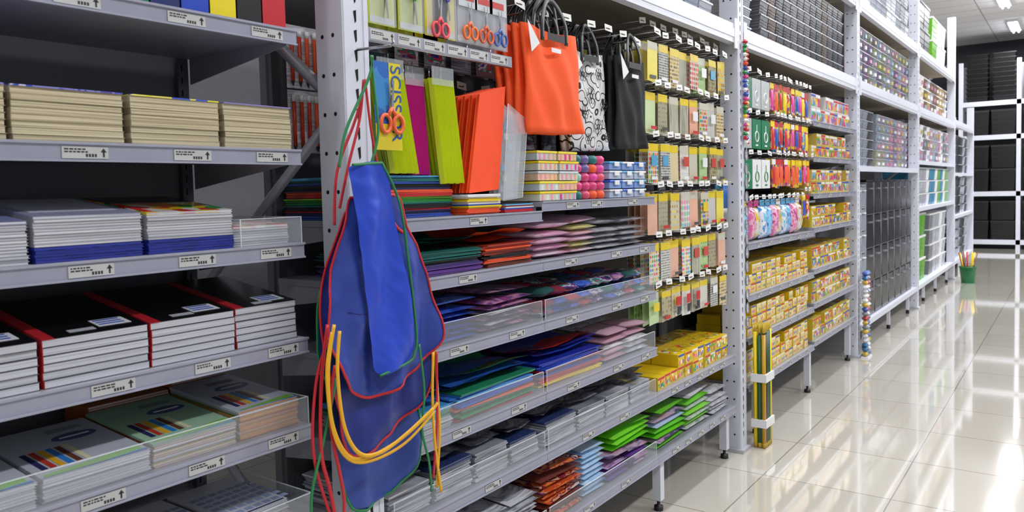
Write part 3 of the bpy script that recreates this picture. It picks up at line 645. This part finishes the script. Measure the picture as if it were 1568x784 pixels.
# ------------------------------------------------------------ aprons on post
def ap(u,v,x=.06,dy=0):
    return (x,1.213+dy+.00226*(u-.045*(v-392)-492),1.565-(v-250)*.00161)
def cloth(b,out,x,cm,binding=None,bw=.004,wav=.010,dy=0,cr=.010,seed=0):
    sp=smooth_path([(0,u,v) for u,v in out+[out[0]]],5)[:-1]; sp=[(p.y,p.z) for p in sp]; n=len(sp)
    rows=64; vs=[];K=33
    lo=min(v for _,v in sp); hi=max(v for _,v in sp)
    def span(v):
        xs=[]
        for i in range(n):
            (u0,v0),(u1,v1)=sp[i],sp[(i+1)%n]
            if (v0-v)*(v1-v)<=0 and v0!=v1: xs.append(u0+(u1-u0)*(v-v0)/(v1-v0))
        return (min(xs),max(xs)) if xs else (0,0)
    def off(u,v):
        a=wav*math.sin(u*.075+v*.012)+wav*.5*math.sin(u*.15-v*.02)
        a+=cr*mnoise.noise(Vector((u*.035+v*.008,v*.012,seed)))+cr*.55*abs(mnoise.noise(Vector((u*.06-v*.03,v*.03,seed+5))))
        return a
    fs=[]
    for r in range(rows+1):
        v=lo+(hi-lo)*r/rows; v=min(max(v,lo+.3),hi-.3); a,c=span(v)
        for k in range(K):
            u=a+(c-a)*k/(K-1); p=ap(u,v,x,dy); vs.append((p[0]+off(u,v),p[1],p[2]))
    for r in range(rows):
        for k in range(K-1): q=r*K+k; fs.append((q,q+1,q+K+1,q+K))
    b.add(vs,fs,cm,True)
    if binding:
        path=[]
        for u,v in sp:
            p=ap(u,v,x,dy); path.append(Vector((p[0]+off(u,v)+.001,p[1],p[2])))
        b.tube(path,bw,binding,6,True,flat=.6)
    return off
e=bpy.data.objects.new('apron',None); S.collection.objects.link(e)
AB=mat('#25378a',.5,name='apron_cloth'); AB2=mat('#2446c4',.42,name='apron_cloth_front'); RB=mat('#c01c28',.5); GB=mat('#1e7a44',.5); YB2=mat('#e8ac1a',.5)
b=B('apron_back'); cloth(b,[(555,330),(600,330),(640,430),(655,560),(662,650),(660,750),(625,785),(590,798),(555,785),(540,715),(520,600),(505,540),(510,440)],.030,mat('#33499a',.55),GB,seed=1); b.done(parent=e)
b=B('apron_middle'); cloth(b,[(545,300),(600,310),(635,400),(662,480),(668,560),(662,640),(620,672),(575,697),(545,695),(522,620),(505,560),(498,500),(503,430),(520,350)],.060,AB,RB,seed=2); b.done(parent=e)
b=B('apron_upper'); f=cloth(b,[(530,300),(598,300),(612,350),(645,430),(668,500),(669,545),(640,580),(600,600),(560,610),(525,585),(505,540),(496,490),(503,420),(517,340)],.092,mat('#2c429c',.5),RB,wav=.014,seed=3)
# pocket seam
def on(u,v,x,dd=.002): p=ap(u,v,x); return (p[0]+f(u,v)+dd,p[1],p[2])
b.tube([on(u,v,.092) for u,v in [(520,470),(530,473),(540,475),(550,476),(558,476)]],.0015,AB,5)
b.done(parent=e)
b=B('apron_bib_fold'); cloth(b,[(530,252),(572,248),(590,300),(608,400),(628,540),(622,558),(575,570),(562,500),(545,380)],.126,AB2,None,wav=.007,dy=-.045,cr=.008,seed=4)
b.tube(smooth_path([ap(*q,.132,-.045) for q in [(572,248),(600,310),(615,400),(630,520),(627,550),(618,562),(573,571)]],5),.0035,GB,6)
b.tube(smooth_path([ap(*q,.132,-.045) for q in [(530,252),(550,250),(572,248)]],5),.0035,GB,6); b.done(parent=e)
b=B('apron_ties')
def tie(q,m,x=.11,r=.0045): b.tube(smooth_path([ap(u,v,x,-.01) for u,v in q],7),r,m,6,flat=.5)
tie([(505,255),(514,200),(545,120),(550,85)],GB); tie([(550,250),(560,200),(553,130),(548,85)],GB)
tie([(518,315),(530,250),(545,180),(550,120)],RB,.08); tie([(548,120),(562,220),(590,330),(612,360)],RB,.09)
tie([(515,340),(518,260),(540,190),(552,150)],RB,.07)
tie([(495,480),(488,545),(494,620),(515,675),(545,690),(592,682),(640,658),(656,645)],YB2,.125,.0055); tie([(500,490),(498,550),(508,630),(530,678),(562,688),(602,674),(645,650)],YB2,.131,.0055); tie([(492,490),(486,550),(496,635),(518,682),(552,697),(602,690),(650,658)],YB2,.125,.0045)
tie([(492,480),(485,560),(486,660),(498,720),(512,800)],RB,.11,.0055); tie([(500,540),(495,620),(515,740),(508,800)],RB,.116,.005); tie([(496,500),(480,560),(478,660),(502,760),(520,790)],RB,.105); tie([(505,560),(490,640),(474,720),(480,790)],GB,.11)
tie([(658,560),(664,640),(668,700),(664,790)],YB2,.11,.0055); tie([(652,560),(652,640),(658,720),(670,800)],YB2,.115,.0055)
tie([(658,560),(660,640),(660,700),(655,770)],RB,.115,.005); tie([(625,540),(635,620),(632,680),(645,740),(650,790)],GB,.12)
b.tube([(.001,1.42,1.865),(.12,1.42,1.86),(.13,1.42,1.87)],.004,CHROME,6)
b.done(parent=e)
# ------------------------------------------------------------ storage boxes
def tub(b,x0,x1,y0,y1,z0,h,cm,lid=None,taper=.9,ribs=True):
    cx,cy=(x0+x1)/2,(y0+y1)/2
    def ring(s,z): return [(cx+(x-cx)*s,cy+(y-cy)*s,z) for x,y in((x0,y0),(x1,y0),(x1,y1),(x0,y1))]
    vs=ring(taper,z0)+ring(.97,z0+h*.9)+ring(.94,z0+h*.9)+ring(taper-.03,z0+.004)
    fs=[(3,2,1,0)]+[(i,(i+1)%4,4+(i+1)%4,4+i) for i in range(4)]+[(4+i,4+(i+1)%4,8+(i+1)%4,8+i) for i in range(4)]+[(8+i,8+(i+1)%4,12+(i+1)%4,12+i) for i in range(4)]+[(12,13,14,15)]
    b.add(vs,fs,cm)
    rm=lid or cm; t=.006
    if lid: b.box(x0,x1,y0,y1,z0+h*.9,z0+h*.985,lid)
    else:
        for (a,c,d,e2) in((x0,x1,y0,y0+t),(x0,x1,y1-t,y1),(x0,x0+t,y0+t,y1-t),(x1-t,x1,y0+t,y1-t)): b.box(a,c,d,e2,z0+h*.82,z0+h*.94,rm)
    if ribs:
        for k in range(3): 
            s=taper+(.97-taper)*(.25+.22*k)+.006; r=ring(s,z0+h*(.2+.2*k)); b.tube(r,.0025,cm,4,True)
G1=mat('#7c7d84',.35); G2=mat('#3a3b42',.35); LG=mat('#b4b7c2',.2); TRN=mat('#9aa3b0',.1,name='translucent_plastic'); BRN=mat('#5a4a42',.4)
def tubrow(name,y0,y1,z,w,h,d,rows,cols,lids=None,x1=-.06,nx=1,ribs=True,taper=.9,lab=False):
    b=B(name); y=y0
    while y+w<=y1+.001:
        c=ch(cols); l=ch(lids) if lids else None
        for r in range(rows):
            if lab and random.random()<.4: c=ch(cols)
            for k in range(nx):
                tub(b,x1-d-k*(d+.01),x1-k*(d+.01),y,y+w,z+.001+r*h,h*.99,c,l,taper,ribs)
            if lab: b.box(x1-.012,x1+.001,y+w*.35,y+w*.65,z+r*h+h*.3,z+r*h+h*.6,ch([WH,mat('#c8b868',.3),mat('#98b0c8',.3),mat('#c890a8',.3),WH]))
        y+=w+.008
    b.done()
ZB=2.36
tubrow('storage_box_stack',1.6,2.9,ZB,.2,.12,.35,3,[LG,TRN],[G2,LG]); tubrow('storage_box_stack',2.95,4.15,ZB,.17,.09,.35,5,[LG,TRN,LG],[LG])
tubrow('basket_stack',4.32,4.75,ZB,.14,.055,.3,8,[LG,WH]); tubrow('basket_stack',4.78,6.95,ZB,.15,.085,.3,6,[G2,mat('#4a4b52',.35),mat('#585960',.35),G2,BRN],[mat('#8e8f98',.3),mat('#6a6b72',.3)])
tubrow('storage_box_stack',4.32,6.95,3.05,.3,.2,.4,3,[G1,TRN],[LG])
tubrow('storage_box_stack',7.16,9.98,ZB,.2,.1,.35,5,[TRN,mat('#a88098',.3),mat('#808868',.3),mat('#6a5a7a',.3)],[LG,G1,mat('#b080a0',.3),mat('#90a068',.3)],lab=True)
tubrow('storage_box_stack',7.16,9.98,3.05,.24,.18,.35,4,[TRN,G1,LG],[LG,G2])
tubrow('storage_box_stack',10.2,13.25,ZB,.25,.14,.35,3,[LG,mat('#b8a060',.3),mat('#7a5a40',.3),WH],[LG,WH],lab=True)
tubrow('storage_box_stack',10.2,11.6,3.05,.4,.32,.4,2,[G2,BLACK],[BLACK]); tubrow('storage_box_stack',11.65,13.2,3.05,.4,.3,.4,2,[mat('#8ac82a',.3),WH,mat('#6ab02a',.3)],[WH])
tubrow('storage_box_stack',7.16,8.1,1.63,.2,.085,.35,6,[G1,TRN,G2],[LG]); tubrow('storage_box_stack',8.15,9.98,1.63,.2,.085,.35,6,[mat('#b890a0',.25),mat('#a0a088',.25),mat('#9080a0',.25),TRN],[LG,G1],lab=True)
tubrow('storage_box_stack',10.2,13.2,1.73,.24,.15,.35,3,[WH,LG,mat('#c898a8',.25),G1],[WH,LG],lab=True)
def drawers(name,y0,w,z0,n,h,d,fm,dm,hl,x1=-.04):
    b=B(name)
    b.box(x1-d,x1-.002,y0,y0+.016,z0,z0+n*h,fm); b.box(x1-d,x1-.002,y0+w-.016,y0+w,z0,z0+n*h,fm); b.box(x1-d,x1-.002,y0,y0+w,z0+n*h-.008,z0+n*h+.012,dm)
    for i in range(n):
        z=z0+i*h
        b.box(x1-d,x1-.008,y0+.016,y0+w-.016,z,z+.010,hl)
        b.prism([(x1+.004,y0+.018,z+.014),(x1+.004,y0+w-.018,z+.014),(x1-.008,y0+w-.018,z+h-.010),(x1-.008,y0+.018,z+h-.010)],(-.006,0,0),dm)
        b.box(x1-d+.02,x1-.02,y0+.018,y0+w-.018,z+.014,z+h-.03,dm)
        b.box(x1-.006,x1+.014,y0+w*.3,y0+w*.7,z+h*.76,z+h*.80,hl)
    b.done()
y=7.18; FRG=mat('#7b7c86',.25)
while y<9.75:
    if y<7.55: drawers('drawer_tower',y,.19,.261,6,.2,.34,LG,TRN,WH); y+=.2
    else: drawers('drawer_tower',y,.32,.261,4,.31,.38,FRG,mat('#0f0f12',.2,coat=.4),FRG); y+=.335
tubrow('storage_box_stack',10.2,11.4,.26,.3,.28,.4,3,[mat('#7ac82a',.3),mat('#5aa822',.3)],[WH,LG]); tubrow('storage_box_stack',11.45,13.2,.26,.3,.2,.4,4,[WH,LG,G1],[WH])
tubrow('storage_box_stack',10.2,13.2,1.18,.24,.16,.35,3,[WH,mat('#7a4a8a',.3),mat('#3a8ab0',.3),mat('#6ab03a',.3),LG],[WH])
for z in(.26,.95,1.6): tubrow('storage_box_stack',13.5,15.85,z,.3,.15,.4,4,[TRN,LG,G2,BLACK],[LG,G2])
# ------------------------------------------------------------ BAY 2 (craft goods)
g=B('gondola_shelving')
g.box(-.49,-.46,4.32,7.0,0,2.2,PANEL)
for z in(1.16,.865,.62,.35):
    shelf(g,-.44,0,4.34,5.70,z,[4.5,4.7,4.9,5.1,5.3,5.5]); shelf(g,-.44,0,5.702,6.99,z+.02,[5.8,6.1,6.4,6.7])
for z in(1.42,1.68,1.93): shelf(g,-.44,0,5.702,6.99,z,[5.8,6.1,6.4,6.7])
for yy in(4.6,5.7,6.9):
    for xx in(-.05,-.4): g.box(xx-.02,xx+.02,yy-.02,yy+.02,.05,.32,WHITE); g.lathe(xx,yy,0,[(.022,0),(.022,.02),(.008,.022),(.008,.05)],DARK,8)
g.done()
YW=pmat('box_yellow_white',['#e8c41c','#e8e0b0','#e8c41c','#ece8d4','#d0a018'],(40,50,60),.3,'noise')
BMX=pmat('box_mixed',['#e0c01e','#e4e0d0','#58a040','#d84030','#e0bc1e','#3a6ab0'],(30,30,30),.3)
for z in(1.16,.865,.62,.35):
    if z<1.1: boxes('paint_box_row',4.38,5.66,z,.085,.055 if z>.5 else .062,.15,3,YW,mat('#e2be1c',.3))
    boxes('craft_box_row',5.74,6.95,z+.02,.11,.075,.14,2,BMX,mat('#dcbe3a',.3))
PKP=pmat('box_mixed_print',['#d8508a','#e8bc1f','#7ab0d8','#e0e0e0','#58a040','#c83a3a'],(22,22,22),.3)
for z in(1.42,1.68): boxes('craft_box_row',5.74,6.95,z,.12,.085,.14,2,PKP,ch([mat('#d8c890',.3),mat('#d8c060',.3)]))
boxes('craft_box_row',5.74,6.95,1.93,.12,.1,.14,2,PKP,mat('#d4d0cc',.3))
PM=[pmat('pack_print_%d'%i,c,(28,32,32),.2,coat=.5) for i,c in enumerate([['#d84d96','#f0c01f','#e4e4e4','#d22b3e'],['#f0c01f','#f0d840','#2f9e3a','#f0c01f'],['#d22b3e','#f0c01f','#e4e4e4','#c82a3a'],['#2f6fc2','#e4e4e4','#f0c01f','#5ab0d0'],['#f0c01f','#d83a2a','#f0c01f','#2a58b0'],['#d84d96','#b82a7c','#f0c01f']])]
b=B('craft_blister_pack_display')
for r in range(4):
    zt=2.13-r*.235
    for i in range(10):
        y=4.91+i*.084
        if r==3 and i<8: continue
        hook(b,y,zt,.05)
        for k in range(3): card(b,-.03-k*.04-rnd(0,.01),y,zt-.008,.076,.19+rnd(-.03,0),PM[(i//2+r*2)%6],ch([PM[(i+r)%6],RED,YEL,YEL,BLUE,ORG,PNK]) if k==0 else None,rnd(-.006,.006),ch([YEL,YEL,WH,HYEL,RED]))
b.done()
b=B('safety_sign_display')
for r in range(3):
    zt=2.12-r*.235
    for i in range(3):
        y=4.42+i*.163; hook(b,y,zt,.07)
        c=[mat('#12805a',.35),mat('#b9c0c0',.3),mat('#0f7a50',.35),WH][(r+ (i>0))%4]
        for k in range(3): b.box(-.03-k*.02,-.026-k*.02,y-.075,y+.075,zt-.18,zt-.008,c)
        f=WH if c is not WH else GRN
        b.tube([(-.025,y+.03*math.cos(q*math.pi/6),zt-.11+.03*math.sin(q*math.pi/6)) for q in range(12)],.004,f,4,True); b.box(-.026,-.024,y-.004,y+.004,zt-.08,zt-.04,f); b.box(-.026,-.024,y-.02,y+.02,zt-.165,zt-.155,f)
b.done()
b=B('toy_bag_row')
TB=[pmat('toy_bag_%d'%i,c,(22,26,22),.15,'noise',coat=.6) for i,c in enumerate([['#58a8e0','#88c8f0','#3a70c0'],['#e06aa0','#f0b0c8','#c8408a'],['#e8c020','#d8d8d0','#e08030'],['#78c8e8','#e8e8f0','#4a90d0']])]
for i in range(11):
    y=4.42+i*.105; m=TB[i%4]
    b.pillow(0,0,0,.2,.11,.07,m,0,8,3,.2,Matrix.Translation((-.05-rnd(0,.02),y,1.268))@Matrix.Rotation(math.pi/2,4,'Y'))
    b.box(-.052,-.048,y-.04,y+.04,1.365,1.40,ch([YEL,WH,PNK,LBLUE])); hook(b,y,1.39,.06)
b.done()
# strips on post 2
b=B('clip_strip_garland')
for k in range(24):
    z=2.28-k*.024
    for q in range(2): b.pillow(.018,4.27+.02*q+rnd(-.006,.006),z,.022,.024,.022,ch([RED,YEL,BLUE,GRN,ORG,WH,PNK]),rnd(0,3),4,3)
b.tube([(.018,4.28,2.3),(.018,4.28,1.68)],.002,WH,4); b.done()
b=B('round_sticker_strip')
for k in range(13):
    z=1.66-k*.078
    b.tube([(.01,4.30+.022*math.cos(a*math.pi/6),z+.03*math.sin(a*math.pi/6)) for a in range(12)],.003,G1,5,True)
    b.prism([(.008,4.30+.02*math.cos(a*math.pi/6),z+.028*math.sin(a*math.pi/6)) for a in range(12)],(.001,0,0),CW)
b.done()
b=B('giant_pencil_bundle')
for i in range(5):
    for j in range(3):
        x=.035+j*.024; y=4.345+i*.026
        b.tube([(x,y,.002),(x,y,.03)],.0115,mat('#b8962a',.4),6); b.tube([(x,y,.03),(x,y,.66+rnd(-.02,.02))],.0115,[YEL,mat('#1f5a30',.35),mat('#c8981e',.35),mat('#244a2a',.35),mat('#3a2a18',.4)][(i*2+j)%5],6); b.tube([(x,y,.66),(x,y,.71)],[.0115,.002],mat('#c8a82a',.4),6)
for z in(.12,.38): b.box(.015,.103,4.325,4.47,z,z+.045,WH)
b.done()
b=B('ball_tube_display')
for k in range(19):
    for q in range(3): b.pillow(.055,7.07+q*.045,.035+k*.038,.045,.045,.045,ch([mat('#a82a34',.3),mat('#2a48a0',.3),mat('#c8a82a',.3),WH,mat('#c8c8d0',.2),G1,mat('#2a6a9a',.3)]),rnd(0,3),5,2)
b.box(.025,.085,7.04,7.19,0.0,.012,WH); b.done()
# ------------------------------------------------------------ far end
g=B('storage_rack')
for x in(-.62,.44,1.6):
    g.box(x,x+.08,19.5,19.6,0,4.0,WHITE); g.box(x,x+.08,20.3,20.4,0,4.0,WHITE)
for z in(.1,1.13,2.33,3.05):
    g.box(-.54,1.6,19.5,19.55,z,z+.1,WHITE); g.box(-.54,1.6,19.55,20.3,z+.07,z+.095,G1)
g.done()
for z,h,r in((.2,.42,2),(1.23,.5,2),(2.43,.55,1)):
    b=B('black_crate_stack')
    for x0 in(-.5,-.02,.56,1.06):
        for q in range(r): tub(b,x0,x0+.45,19.52,20.1,z+.002+q*h,h*.98,BLACK,DARK,.9,True)
    b.done()
b=B('black_tub_stack')
for x0 in(-.5,-.0+.0,.58,1.1):
    for q in range(10): tub(b,x0,x0+.42,19.6,20.05,3.152+q*.1,.12,BLACK,None,.85,False)
b.done()
b=B('pencil_bucket')
b.lathe(.22,13.0,0,[(.085,0),(.11,.22),(.116,.22),(.116,.24),(.1,.24),(.1,.2)],mat('#0f6a3a',.35),18)
for i in range(14):
    a=rnd(0,6.28); b.tube([(.22+.05*math.cos(a),13+.05*math.sin(a),.12),(.22+.12*math.cos(a),13+.12*math.sin(a),.44)],.008,ch([BRN,RED,mat('#8a5a3a',.5),YEL]),6)
b.done()
